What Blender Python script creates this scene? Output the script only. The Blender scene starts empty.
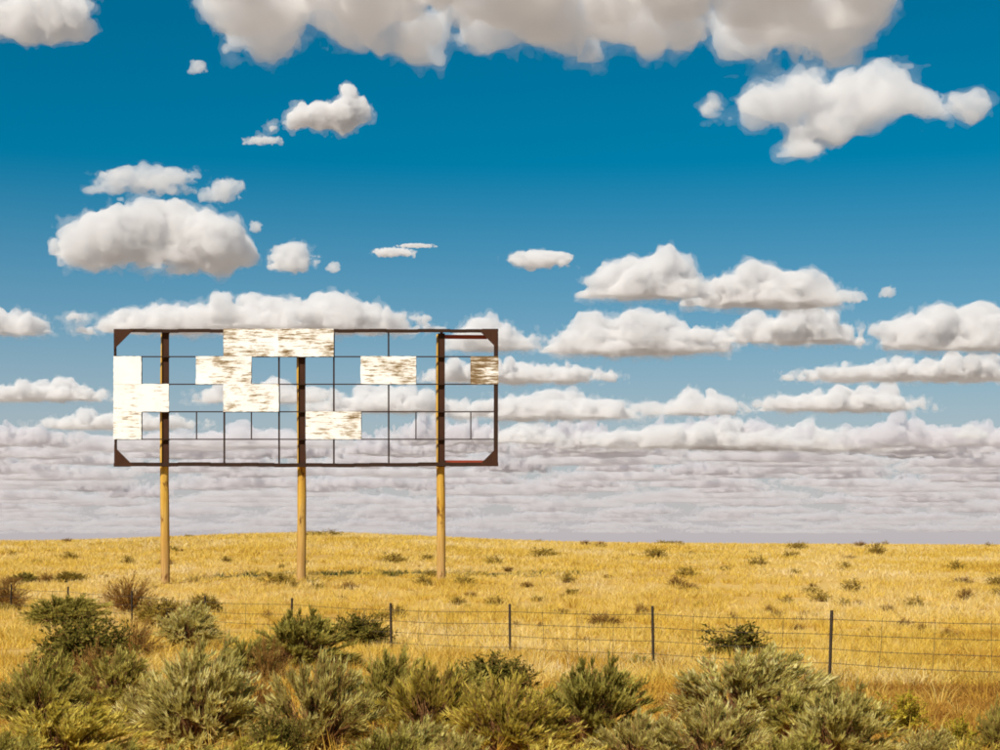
import bpy, math, random
import numpy as np
import openvdb
from mathutils import Vector

S = bpy.context.scene
COL = S.collection
FPX = 1700.0            # focal length in pixels of a 1000 px wide frame
HOR = 545.0             # row of eye level in a 1000 x 750 frame
EYE = 2.55              # camera height, metres

# ------------------------------------------------------------------ camera
cam = bpy.data.objects.new('camera', bpy.data.cameras.new('camera'))
COL.objects.link(cam)
S.camera = cam
cam.data.sensor_width = 36
cam.data.lens = 36 * FPX / 1000
cam.data.shift_y = (HOR - 375) / 1000
cam.data.clip_start = 0.5
cam.data.clip_end = 400000
cam.location = (0, 0, EYE)
cam.rotation_euler = (math.pi / 2, 0, 0)

# ------------------------------------------------------------------ light
SUN_AZ, SUN_EL = math.radians(-152), math.radians(46)
world = bpy.data.worlds.new('World')
S.world = world
world.use_nodes = True
wn = world.node_tree
bg = wn.nodes['Background']
sky = wn.nodes.new('ShaderNodeTexSky')
sky.sky_type = 'NISHITA'
sky.sun_disc = False
sky.sun_elevation = SUN_EL
sky.sun_rotation = SUN_AZ
sky.altitude = 1700
sky.air_density = 1.0
sky.dust_density = 0.15
sky.ozone_density = 2.5
hs = wn.nodes.new('ShaderNodeHueSaturation')
hs.inputs['Hue'].default_value = 0.475
hs.inputs['Saturation'].default_value = 1.75
hs.inputs['Value'].default_value = 0.95
wn.links.new(sky.outputs[0], hs.inputs['Color'])
# dusty air: the same pale belt all round the horizon
wtc = wn.nodes.new('ShaderNodeTexCoord')
wsep = wn.nodes.new('ShaderNodeSeparateXYZ')
wn.links.new(wtc.outputs['Generated'], wsep.inputs[0])
wmr = wn.nodes.new('ShaderNodeMapRange')
wmr.inputs['From Min'].default_value = 0.22
wmr.inputs['From Max'].default_value = 0.0
wn.links.new(wsep.outputs[2], wmr.inputs['Value'])
wpw = wn.nodes.new('ShaderNodeMath')
wpw.operation = 'POWER'
wpw.inputs[1].default_value = 1.4
wn.links.new(wmr.outputs[0], wpw.inputs[0])
wmx = wn.nodes.new('ShaderNodeMix')
wmx.data_type = 'RGBA'
wn.links.new(wpw.outputs[0], wmx.inputs[0])
wn.links.new(hs.outputs[0], wmx.inputs[6])
wmx.inputs[7].default_value = (7.0, 6.45, 6.75, 1)
wn.links.new(wmx.outputs[2], bg.inputs[0])
bg.inputs[1].default_value = 0.053
sun_l = bpy.data.lights.new('sun', 'SUN')
sun_l.energy = 4.6
sun_l.angle = math.radians(0.5)
sun_l.color = (1.0, 0.93, 0.80)
sun = bpy.data.objects.new('sun', sun_l)
COL.objects.link(sun)
sd_ = Vector((math.sin(SUN_AZ) * math.cos(SUN_EL), math.cos(SUN_AZ) * math.cos(SUN_EL), math.sin(SUN_EL)))
sun.rotation_euler = sd_.to_track_quat('Z', 'Y').to_euler()
sun.location = (-30, -40, 60)
vs = S.view_settings
vs.view_transform = 'Standard'
vs.look = 'None'
vs.exposure = 0.45
vs.gamma = 1.0
vs.use_curve_mapping = False
S.cycles.volume_bounces = 8
S.cycles.max_bounces = 12
S.cycles.transparent_max_bounces = 32
S.cycles.use_denoising = True
S.cycles.filter_width = 1.8


# ------------------------------------------------------------------ helpers
def mesh_np(name, v, faces, mats=(), smooth=False, tint=None):
    """faces: list of (n x k) int arrays"""
    me = bpy.data.meshes.new(name)
    v = np.asarray(v, np.float32)
    me.vertices.add(len(v))
    me.vertices.foreach_set('co', v.ravel())
    loops = np.concatenate([np.asarray(f, np.int32).ravel() for f in faces])
    tot = np.concatenate([np.full(len(f), np.asarray(f).shape[1], np.int32) for f in faces])
    st = np.concatenate([[0], np.cumsum(tot)[:-1]]).astype(np.int32)
    me.loops.add(len(loops))
    me.loops.foreach_set('vertex_index', loops)
    me.polygons.add(len(tot))
    me.polygons.foreach_set('loop_start', st)
    me.polygons.foreach_set('loop_total', tot)
    if smooth:
        me.polygons.foreach_set('use_smooth', np.ones(len(tot), bool))
    if tint is not None:
        a = me.attributes.new('tint', 'FLOAT', 'POINT')
        a.data.foreach_set('value', np.asarray(tint, np.float32))
    me.update(calc_edges=True)
    for m in mats:
        me.materials.append(m)
    return me


def obj(name, me, parent=None, loc=(0, 0, 0), rot=(0, 0, 0), scale=(1, 1, 1)):
    o = bpy.data.objects.new(name, me)
    COL.objects.link(o)
    o.parent = parent
    o.location, o.rotation_euler, o.scale = loc, rot, scale
    return o


def tag(o, label, cat, group=None):
    o['label'] = label
    o['category'] = cat
    if group:
        o['group'] = group
    return o


class MB:
    """collects boxes and tubes for one mesh"""
    def __init__(self):
        self.v, self.f = [], []

    def box(self, c, s, bevel=0.0):
        n = len(self.v)
        x, y, z = (k / 2 for k in s)
        for dz in (-z, z):
            for dx, dy in ((-x, -y), (x, -y), (x, y), (-x, y)):
                self.v.append((c[0] + dx, c[1] + dy, c[2] + dz))
        self.f += [tuple(n + i for i in q) for q in ((3, 2, 1, 0), (4, 5, 6, 7), (0, 1, 5, 4), (1, 2, 6, 5), (2, 3, 7, 6), (3, 0, 4, 7))]

    def prism(self, pts, y0, y1):
        n, k = len(self.v), len(pts)
        self.v += [(x, y0, z) for x, z in pts] + [(x, y1, z) for x, z in pts]
        self.f.append(tuple(range(n, n + k)))
        self.f.append(tuple(range(n + 2 * k - 1, n + k - 1, -1)))
        for i in range(k):
            j = (i + 1) % k
            self.f.append((n + j, n + i, n + k + i, n + k + j))

    def tube(self, pts, rad, sides=6):
        pts = [Vector(p) for p in pts]
        n = len(self.v)
        for i, p in enumerate(pts):
            t = (pts[min(i + 1, len(pts) - 1)] - pts[max(i - 1, 0)]).normalized()
            a = Vector((0, 0, 1)) if abs(t.z) < .9 else Vector((0, 1, 0))
            u = t.cross(a).normalized()
            w = u.cross(t)
            r = rad[i] if hasattr(rad, '__len__') else rad
            for k in range(sides):
                an = 2 * math.pi * k / sides
                self.v.append(tuple(p + (u * math.cos(an) + w * math.sin(an)) * r))
        for i in range(len(pts) - 1):
            for k in range(sides):
                a, b = n + i * sides + k, n + i * sides + (k + 1) % sides
                self.f.append((a, b, b + sides, a + sides))
        self.f.append(tuple(n + k for k in range(sides - 1, -1, -1)))
        self.f.append(tuple(n + (len(pts) - 1) * sides + k for k in range(sides)))

    def mesh(self, name, mat, smooth=False):
        me = bpy.data.meshes.new(name)
        me.from_pydata(self.v, [], self.f)
        if smooth:
            for p in me.polygons:
                p.use_smooth = len(p.vertices) == 4
        me.materials.append(mat)
        me.update()
        return me


# ------------------------------------------------------------------ node helpers
class NT:
    def __init__(self, name):
        self.m = bpy.data.materials.new(name)
        self.m.use_nodes = True
        self.t = self.m.node_tree
        self.t.nodes.clear()
        self.out = self.n('ShaderNodeOutputMaterial')

    def n(self, kind, ins=None, **kw):
        x = self.t.nodes.new(kind)
        for k, v in kw.items():
            setattr(x, k, v)
        for k, v in (ins or {}).items():
            if isinstance(v, bpy.types.NodeSocket):
                self.t.links.new(v, x.inputs[k])
            else:
                x.inputs[k].default_value = v
        return x

    def noise(self, vec, scale, detail=4, rough=.55, **kw):
        i = {'Scale': scale, 'Detail': detail, 'Roughness': rough}
        if vec is not None:
            i['Vector'] = vec
        return self.n('ShaderNodeTexNoise', i).outputs['Fac']

    def ramp(self, fac, stops):
        r = self.n('ShaderNodeValToRGB', {'Fac': fac})
        el = r.color_ramp.elements
        while len(el) < len(stops):
            el.new(.5)
        for e, (p, c) in zip(el, stops):
            e.position = p
            e.color = (*c, 1) if len(c) == 3 else c
        return r.outputs['Color']

    def mix(self, fac, a, b, mode='MIX'):
        x = self.n('ShaderNodeMix', data_type='RGBA', blend_type=mode)
        for s, v in ((0, fac), (6, a), (7, b)):
            if isinstance(v, bpy.types.NodeSocket):
                self.t.links.new(v, x.inputs[s])
            else:
                x.inputs[s].default_value = (*v, 1) if s and len(v) == 3 else v
        return x.outputs[2]

    def math(self, op, a, b=0.0):
        x = self.n('ShaderNodeMath', operation=op)
        for s, v in ((0, a), (1, b)):
            if isinstance(v, bpy.types.NodeSocket):
                self.t.links.new(v, x.inputs[s])
            else:
                x.inputs[s].default_value = v
        return x.outputs[0]

    def scaled(self, vec, s):
        return self.n('ShaderNodeMapping', {'Vector': vec, 'Scale': s}).outputs[0]

    def principled(self, color, rough=.8, metal=0., bump=None, bstr=.3, bdist=.02, spec=.3):
        b = self.n('ShaderNodeBsdfPrincipled', {'Roughness': rough, 'Metallic': metal, 'Specular IOR Level': spec})
        if isinstance(color, bpy.types.NodeSocket):
            self.t.links.new(color, b.inputs['Base Color'])
        else:
            b.inputs['Base Color'].default_value = (*color, 1)
        if bump is not None:
            bn = self.n('ShaderNodeBump', {'Height': bump, 'Strength': bstr, 'Distance': bdist})
            self.t.links.new(bn.outputs[0], b.inputs['Normal'])
        self.t.links.new(b.outputs[0], self.out.inputs['Surface'])
        return self.m

    def leaf(self, color, trans=.3):
        d = self.n('ShaderNodeBsdfDiffuse', {'Color': color})
        t = self.n('ShaderNodeBsdfTranslucent', {'Color': color})
        x = self.n('ShaderNodeMixShader', {0: trans, 1: d.outputs[0], 2: t.outputs[0]})
        self.t.links.new(x.outputs[0], self.out.inputs['Surface'])
        return self.m


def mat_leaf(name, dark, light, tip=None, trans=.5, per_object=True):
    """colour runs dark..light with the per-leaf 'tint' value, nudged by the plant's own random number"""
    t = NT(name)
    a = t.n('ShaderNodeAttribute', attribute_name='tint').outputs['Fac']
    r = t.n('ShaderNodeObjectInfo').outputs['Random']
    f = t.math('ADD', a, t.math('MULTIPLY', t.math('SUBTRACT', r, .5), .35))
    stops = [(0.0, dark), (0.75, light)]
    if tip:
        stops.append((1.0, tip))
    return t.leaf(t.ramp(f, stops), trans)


def mat_grass(name, cols, trans=.35, scale=.09):
    """patch colour follows the tuft's own place in the field"""
    t = NT(name)
    loc = t.n('ShaderNodeObjectInfo')
    p = t.scaled(loc.outputs['Location'], (1, .45, 0))
    n1 = t.noise(p, scale, 4, .6)
    n2 = t.noise(p, scale * 6, 2, .5)
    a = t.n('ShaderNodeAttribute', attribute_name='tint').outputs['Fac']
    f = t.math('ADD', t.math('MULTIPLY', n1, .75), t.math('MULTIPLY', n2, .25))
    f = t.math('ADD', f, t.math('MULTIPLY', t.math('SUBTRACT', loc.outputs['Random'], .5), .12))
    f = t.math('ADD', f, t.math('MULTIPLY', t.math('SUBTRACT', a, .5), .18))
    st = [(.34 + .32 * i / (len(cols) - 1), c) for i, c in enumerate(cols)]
    return t.leaf(t.ramp(f, st), trans)


def mat_soil():
    t = NT('dry_soil')
    p = t.n('ShaderNodeNewGeometry').outputs['Position']
    q = t.scaled(p, (1, .5, 1))
    n1 = t.noise(q, .12, 6, .6)
    n2 = t.noise(p, 2.2, 5, .65)
    c = t.ramp(n1, [(.3, (.40, .22, .05)), (.5, (.58, .36, .09)), (.7, (.66, .46, .17))])
    c = t.mix(t.math('MULTIPLY', n2, .5), c, (.30, .17, .05))
    ln = t.n('ShaderNodeVectorMath', {0: p}, operation='LENGTH').outputs['Value']
    c = t.mix(t.n('ShaderNodeMapRange', {'Value': ln, 'From Min': 600, 'From Max': 1500}).outputs[0], c, (.36, .31, .27))  # unseen far ground greyed to cut yellow bounce light on cloud bases
    return t.principled(c, .95, bump=n2, bstr=.6, bdist=.05, spec=.1)


def mat_rust(name, a, b, sc=3.0):
    t = NT(name)
    o = t.n('ShaderNodeTexCoord').outputs['Object']
    n = t.noise(o, sc, 6, .65)
    m = t.noise(t.scaled(o, (1, 1, .2)), sc * 4, 4, .6)
    c = t.mix(n, a, b)
    c = t.mix(t.math('MULTIPLY', m, .5), c, tuple(k * .45 for k in a))
    return t.principled(c, .85, .0, bump=n, bstr=.25, bdist=.01, spec=.2)


def mat_pole():
    t = NT('weathered_pole_wood')
    tc = t.n('ShaderNodeTexCoord').outputs['Object']
    rnd = t.n('ShaderNodeObjectInfo').outputs['Random']
    o = t.n('ShaderNodeVectorMath', {0: tc, 1: (0, 0, 0)}, operation='ADD')
    cmb = t.n('ShaderNodeCombineXYZ', {2: t.math('MULTIPLY', rnd, 37.0)})
    t.t.links.new(cmb.outputs[0], o.inputs[1])
    o = o.outputs[0]
    grain = t.noise(t.scaled(o, (14, 14, .5)), 1.5, 5, .6)
    big = t.noise(t.scaled(o, (1.5, 1.5, .45)), 1.1, 4, .6)
    stain = t.noise(t.scaled(o, (3.5, 3.5, 1.2)), 1.0, 4, .65)
    z = t.n('ShaderNodeSeparateXYZ', {0: tc}).outputs[2]
    c = t.ramp(big, [(.32, (.50, .27, .035)), (.5, (.56, .34, .06)), (.68, (.50, .33, .10))])
    low = t.n('ShaderNodeMapRange', {'Value': z, 'From Min': 3.4, 'From Max': .3, 'To Min': 0., 'To Max': .75}).outputs[0]
    c = t.mix(low, c, (.42, .27, .13))
    c = t.mix(t.ramp(grain, [(.42, (0, 0, 0)), (.62, (.55, .55, .55))]), c, (.30, .15, .03))
    c = t.mix(t.ramp(stain, [(.575, (0, 0, 0)), (.66, (.9, .9, .9))]), c, (.12, .045, .012))
    return t.principled(c, .85, bump=grain, bstr=.5, bdist=.015, spec=.15)


def mat_panel(seed, wear, streak=1.0):
    """white paint flaking off plywood in horizontal strips"""
    t = NT('flaking_white_paint')
    tc = t.n('ShaderNodeTexCoord').outputs['Object']
    o = t.n('ShaderNodeVectorMath', {0: tc, 1: (seed * 7.3, 0, seed * 3.1)}, operation='ADD').outputs[0]
    n1 = t.noise(t.scaled(o, (1.1, 1, 9)), 1.3, 7, .68)
    n2 = t.noise(t.scaled(o, (1, 1, 1.6)), .9, 4, .6)
    fine = t.noise(t.scaled(o, (2.5, 1, 30)), 2.0, 5, .7)
    f = t.math('ADD', t.math('MULTIPLY', n1, .62), t.math('MULTIPLY', n2, .38))
    f = t.math('ADD', f, t.math('MULTIPLY', t.math('SUBTRACT', fine, .5), .16))
    th = .615 - .17 * wear
    bare = t.ramp(f, [(th, (0, 0, 0)), (th + .05, (.75, .75, .75)), (th + .10, (1, 1, 1))])
    dirt = t.ramp(n2, [(.35, (0, 0, 0)), (.75, (.5, .5, .5))])
    paint = t.mix(dirt, (.79, .79, .80), (.64, .60, .53))
    paint = t.mix(t.ramp(fine, [(.52, (0, 0, 0)), (.75, (.35, .35, .35))]), paint, (.50, .42, .30))
    wood = t.mix(t.ramp(f, [(th + .02, (0, 0, 0)), (th + .10, (1, 1, 1))]), (.42, .31, .16), (.15, .09, .035))
    c = t.mix(bare, paint, wood)
    return t.principled(c, .7, bump=t.math('SUBTRACT', 1.0, bare), bstr=.6, bdist=.012, spec=.25)


M = {
    'soil': mat_soil(),
    'rust': mat_rust('dark_rusted_steel', (.022, .012, .008), (.055, .024, .013)),
    'rust_brown': mat_rust('brown_rusted_channel', (.026, .011, .006), (.085, .031, .013), 2.0),
    'red': mat_rust('red_primer_steel', (.36, .05, .02), (.22, .05, .03)),
    'post': mat_rust('weathered_fence_steel', (.04, .03, .022), (.085, .06, .04), 8),
    'wire': mat_rust('weathered_wire', (.06, .045, .035), (.11, .08, .055), 8),
    'pole': mat_pole(),
    'bark': mat_rust('shrub_bark', (.24, .11, .04), (.36, .19, .075), 6),
    'sage': mat_leaf('silver_sage_leaf', (.30, .22, .05), (.69, .60, .19), (.85, .76, .35)),
    'sage_olive': mat_leaf('olive_sage_leaf', (.21, .165, .03), (.56, .48, .11), (.72, .62, .18)),
    'sage_yellow': mat_leaf('yellow_sage_leaf', (.27, .19, .03), (.66, .53, .09), (.80, .65, .15)),
    'green': mat_leaf('dark_green_leaf', (.075, .065, .012), (.21, .18, .035), (.34, .28, .06)),
    'russet': mat_leaf('russet_twig', (.15, .075, .022), (.38, .21, .06), (.55, .33, .10), .15),
    'leafy': mat_leaf('yellow_green_leaf', (.24, .20, .02), (.60, .49, .05), (.72, .58, .08)),
    'shrub': mat_leaf('dry_shrub_leaf', (.20, .13, .02), (.42, .30, .055), (.58, .42, .10)),
    'grass': mat_grass('golden_grass', [(.52, .30, .05), (.73, .51, .085), (.76, .56, .18), (.87, .71, .41)]),
    'grass_near': mat_grass('tall_dry_grass', [(.40, .20, .035), (.58, .34, .05), (.68, .45, .08), (.72, .53, .18)], scale=.25),
    'cover': mat_grass('rusty_ground_cover', [(.26, .12, .03), (.46, .24, .045), (.60, .38, .08)], scale=.5),
}


# ------------------------------------------------------------------ terrain
KD = np.array([-500., 0, 14, 22, 30, 40, 55, 75, 100, 140, 200, 260, 310, 345, 420, 700, 1500, 200000])
KZ = np.array([.9, .9, .35, -.05, -.02, .02, .28, .80, 1.22, 1.76, 2.34, 2.62, 2.74, 2.6, 1.1, -6., -14., -14.])


def noise2(x, y, seed=0):
    r = np.random.default_rng(seed)
    out = 0
    for k in range(7):
        a = r.uniform(0, 6.28, 3)
        s = 1.75 ** k * .035
        out = out + np.sin(x * s * math.cos(a[0]) + y * s * math.sin(a[0]) + a[1]) * np.sin(x * s * .7 * math.cos(a[2]) - y * s * .9 * math.sin(a[2]) + a[0]) / 1.35 ** k
    return out * .3


def H(x, y):
    x, y = np.asarray(x, float), np.asarray(y, float)
    d = np.maximum(y, -400)
    # smooth the knots a little
    z = sum(np.interp(d * k, KD, KZ) for k in (.94, .97, 1, 1.03, 1.06)) / 5
    far = np.clip((d - 60) / 200, 0, 1) * np.clip((900 - d) / 500, 0, 1)
    px = x / np.maximum(d, 5) * FPX          # bearing, about -500..500 across the view
    z = z + far * (1.4 * np.exp(-((px + 185) / 175) ** 2) - .45 * np.clip(px / 500, -.4, 1.2))
    tilt = np.clip((d - 45) / 30, 0, 1) * np.clip((140 - d) / 60, 0, 1)
    z = z + tilt * .012 * (x + 9)
    amp = np.clip((d - 10) / 30, .25, 1) * np.clip((2500 - d) / 2000, 0, 1)
    return z + noise2(x, y, 5) * .12 * amp


def at(px, py):
    """where the line of sight through this spot of the photograph meets the ground"""
    dx, dz = (px - 500) / FPX, (HOR - py) / FPX
    d = np.concatenate([np.arange(10, 120, .05), np.arange(120, 420, .25)])
    below = EYE + dz * d < H(dx * d, d)
    k = int(np.argmax(below)) if below.any() else int(np.argmin(EYE + dz * d - H(dx * d, d)))
    return float(dx * d[k]), float(d[k]), float(H(dx * d[k], d[k]))


def make_ground():
    ys = np.concatenate([[-150000, -20000, -3000, -600, -150, -40, -10, 0, 5, 10], np.arange(14, 80, .8), np.arange(80, 200, 2.5), np.arange(200, 420, 4),
                         [450, 500, 560, 640, 750, 900, 1200, 1800, 3000, 6000, 12000, 30000, 70000, 150000]])
    us = np.concatenate([[-60, -20, -6, -2.4, -1.4, -.9, -.6], np.linspace(-.46, .46, 130), [.6, .9, 1.4, 2.4, 6, 20, 60]])
    Y, U = np.meshgrid(ys, us, indexing='ij')
    W = np.where(np.abs(Y) < 3000, np.maximum(np.abs(Y), 22), np.abs(Y))
    X = U * W
    X = np.where(np.abs(U) > 2, np.sign(U) * np.maximum(np.abs(X), np.abs(U) * 2500), X)
    Z = np.where(np.abs(X) > 3000, -14, H(np.clip(X, -3000, 3000), Y))
    n, m = Y.shape
    v = np.stack([X, Y, Z], -1).reshape(-1, 3)
    i = np.arange(n * m).reshape(n, m)
    f = np.stack([i[:-1, :-1], i[:-1, 1:], i[1:, 1:], i[1:, :-1]], -1).reshape(-1, 4)
    o = obj('ground', mesh_np('ground', v, [f], [M['soil']], True))
    o['kind'] = 'structure'
    o['label'] = 'dry sandy grassland rising gently to the horizon'


make_ground()


# ------------------------------------------------------------------ billboard
SD = 75.6                       # distance of the board's face
U = FPX / SD                    # pixels per metre there


def bx(px):
    return (px - 500) / U


def bz(py):
    return EYE + (HOR - py) / U


X0, X1, Z0, Z1 = bx(114), bx(498.2), bz(466.8), bz(329)
CW, RH = (X1 - X0) / 14, (Z1 - Z0) / 5


def make_billboard():
    base = H(bx(301), SD + .4)
    root = obj('billboard', None, loc=(bx(301), SD + .4, float(base)))
    tag(root, 'derelict steel-framed billboard on three wooden poles with most panels gone', 'billboard')
    ox, oy, oz = root.location

    def part(name, b, mat, origin, smooth=False, rot=(0, 0, 0)):
        """b is written about origin (world)"""
        return obj(name, b.mesh(name, mat, smooth), root, (origin[0] - ox, origin[1] - oy, origin[2] - oz), rot)

    col = lambda k: X0 + CW * k
    row = lambda k: Z1 - RH * k
    rng = random.Random(4)
    # outer frame: angle sections, a web and a lip
    for z, name, hgt in ((Z1 - .08, 'top_beam', .15), (Z0 + .09, 'bottom_beam', .17)):
        b = MB()
        L = X1 - X0
        seg = 24
        for i in range(seg):      # gentle sag between supports
            xa = -L / 2 + L * i / seg
            za = .012 * math.sin(i * 1.7) + (.02 * math.sin(i / seg * 9) if hgt > .16 else 0)
            b.box((xa + L / seg / 2, 0, za), (L / seg + .01, .05, hgt))
            b.box((xa + L / seg / 2, .07, za + (hgt / 2 - .013)), (L / seg + .008, .10, .02))
        part(name, b, M['rust'], ((X0 + X1) / 2, SD, z))
    for x, w_, rt in ((X0 + .055, .09, -.006), (X1 - .10, .19, .002)):
        b = MB()
        b.box((0, 0, 0), (w_, .05, Z1 - Z0 - .34))
        b.box((-w_ / 2 + .01 if x > -5 else w_ / 2 - .01, .07, 0), (.02, .1, Z1 - Z0 - .36))
        part('side_beam', b, M['rust'], (x, SD + .004, (Z0 + Z1) / 2), rot=(0, rt, 0))
    for k in range(1, 5):
        b = MB()
        b.box((0, 0, 0), (X1 - X0 - .22, .045, .05))
        b.box((0, .04, .018), (X1 - X0 - .22, .05, .014))
        part('girt', b, M['rust'], ((X0 + X1) / 2, SD + .06, row(k)))
    for k in (4, 6, 8, 10):
        b = MB()
        b.box((0, 0, 0), (.065, .05, Z1 - Z0 - .3))
        b.box((.028, .045, 0), (.012, .06, Z1 - Z0 - .3))
        part('stud', b, M['rust'], (col(k), SD + .115, (Z0 + Z1) / 2), rot=(0, rng.uniform(-.002, .002), 0))
    for k in (1, 3, 5, 9, 11, 13):
        b = MB()
        b.box((0, 0, 0), (.05, .045, RH - .05))
        part('short_stud', b, M['rust'], (col(k), SD + .065, row(3.5)))
    for k, r in ((1, 1), (5, 1), (9, 1), (11, 1), (13, 1), (4, 2)):
        b = MB()
        b.box((0, 0, 0), (.035, .04, RH - .05))
        part('short_stud', b, M['rust'], (col(k), SD + .065, row(r + .5)))
    g = .95
    for sx, sz in ((0, 0), (1, 0), (0, 1), (1, 1)):
        b = MB()
        q = [(0, 0), (g, 0), (g * .82, .10), (.10, g * .82), (0, g)]
        q = [((1 if sx == 0 else -1) * x, (-1 if sz else 1) * z) for x, z in q]
        if (sx == 1) != (sz == 1):
            q = q[::-1]
        b.prism(q, -.012, .012)
        part('gusset_plate', b, M['rust_brown'], (X0 + .02 if sx == 0 else X1 - .02, SD - .04, Z1 - .02 if sz else Z0 + .02))
    # red inner rails of the end bay
    for z, rt in ((bz(336.2), .008), (bz(462.0), .002)):
        b = MB()
        L = X1 - .5 - col(12)
        b.box((0, 0, 0), (L, .02, .17))
        b.box((0, .05, .078), (L - .01, .09, .014))
        b.box((0, .05, -.078), (L - .01, .09, .014))
        part('red_rail', b, M['red'], (col(12) + L / 2, SD + .24, z), rot=(0, rt, 0))
    # poles and their steel mounting channels
    for px, ptop, r, name in ((164.8, 334, .195, 0), (301.2, 356.2, .195, 1), (440.6, 334.5, .19, 2)):
        x = bx(px) * (SD + .47) / SD
        zb = float(H(x, SD + .47))
        top = EYE + (HOR - ptop) / FPX * (SD + .47)
        b = MB()
        n = 26
        rr, pts = [], []
        for i in range(n + 1):
            t = i / n
            pts.append((.025 * math.sin(t * 5 + px), .02 * math.cos(t * 4 + px), -.4 + (top - zb + .4) * t))
            rr.append(r * (1.06 - .12 * t) * (1 + .02 * math.sin(t * 37 + px)))
        b.tube(pts, rr, 18)
        part('pole', b, M['pole'], (x, SD + .47, zb), True)
        zt, zl = min(top + .02, Z1 - .12), Z0 + .16
        b = MB()
        wch = .31
        b.box((0, 0, 0), (wch, .025, zt - zl))
        for s in (-1, 1):
            b.box((s * (wch / 2 - .012), -.045, 0), (.02, .065, zt - zl - .01))
        part('mounting_channel', b, M['rust_brown'], (bx(px) * (SD + .215) / SD + .035, SD + .215, (zt + zl) / 2))
        if name != 1:                 # stubs that carry the top beam
            b = MB()
            offs = (-.06, .10) if name == 0 else (-.02,)
            for o_ in offs:
                b = MB()
                b.box((0, 0, 0), (.07 if name == 0 else .13, .06, Z1 - zt + .02))
                part('bracket', b, M['rust'], (bx(px) + .055 + o_, SD + .17, (Z1 + zt) / 2 - .02))
        b = MB()                      # saddle clamp where the bottom beam meets the pole
        b.box((0, 0, 0), (.40, .14, .16))
        part('clamp', b, M['rust'], (bx(px) + .02, SD + .13, Z0 + .09))
        for k in range(1, 5):         # clip holding each girt to the channel
            if row(k) > zt:
                continue
            b = MB()
            b.box((0, 0, 0), (.28, .08, .06))
            part('girt_clip', b, M['rust'], (bx(px) + .055, SD + .15, row(k) - .01))
    # remaining panels: (first half-column, last, row, wear)
    specs = [(4, 6, 0, .75), (6, 8, 0, .7), (0, 1, 1, .12), (3, 5, 1, .62), (9, 11, 1, .66), (13, 14, 1, 1.25),
             (0, 2, 2, .38), (4, 6, 2, .62), (0, 1, 3, .5), (7, 9, 3, .62)]
    for i, (a, c, r, wear) in enumerate(specs):
        b = MB()
        w_, h_ = (c - a) * CW + .02, RH + .01
        nx, nz = 8 * (c - a), 8
        v, f = [], []
        ph = rng.uniform(0, 6)
        for side in (0, 1):
            for iz in range(nz + 1):
                for ix in range(nx + 1):
                    x, z = -w_ / 2 + w_ * ix / nx, -h_ / 2 + h_ * iz / nz
                    e = .012 * rng.uniform(-1, 1) if ix in (0, nx) or iz in (0, nz) else 0
                    if side == 0:
                        ed = e
                        b.v.append((x + (e if ix in (0, nx) else 0), -.012 + .010 * math.sin(x * 2 + ph) * math.cos(z * 2.5), z + (e if iz in (0, nz) else 0)))
                    else:
                        b.v.append((b.v[iz * (nx + 1) + ix][0], b.v[iz * (nx + 1) + ix][1] + .02, b.v[iz * (nx + 1) + ix][2]))
        N = (nx + 1) * (nz + 1)
        for iz in range(nz):
            for ix in range(nx):
                q = iz * (nx + 1) + ix
                b.f.append((q, q + 1, q + nx + 2, q + nx + 1))
                b.f.append((N + q + nx + 1, N + q + nx + 2, N + q + 1, N + q))
        for ix in range(nx):
            b.f.append((ix, N + ix, N + ix + 1, ix + 1))
            q = nz * (nx + 1) + ix
            b.f.append((q + 1, N + q + 1, N + q, q))
        for iz in range(nz):
            q = iz * (nx + 1)
            b.f.append((q + nx + 1, N + q + nx + 1, N + q, q))
            q += nx
            b.f.append((q, N + q, N + q + nx + 1, q + nx + 1))
        o = part('panel', b, mat_panel(i + 1, wear), ((col(a) + col(c)) / 2, SD - .045 - .004 * (i % 3), row(r) - RH / 2), rot=(0, rng.uniform(-.004, .004), 0))
        if wear > 1:
            o['label'] = 'half panel with most of its paint gone to bare tan wood'
        elif wear < .2:
            o['label'] = 'clean white half panel'


make_billboard()


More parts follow.
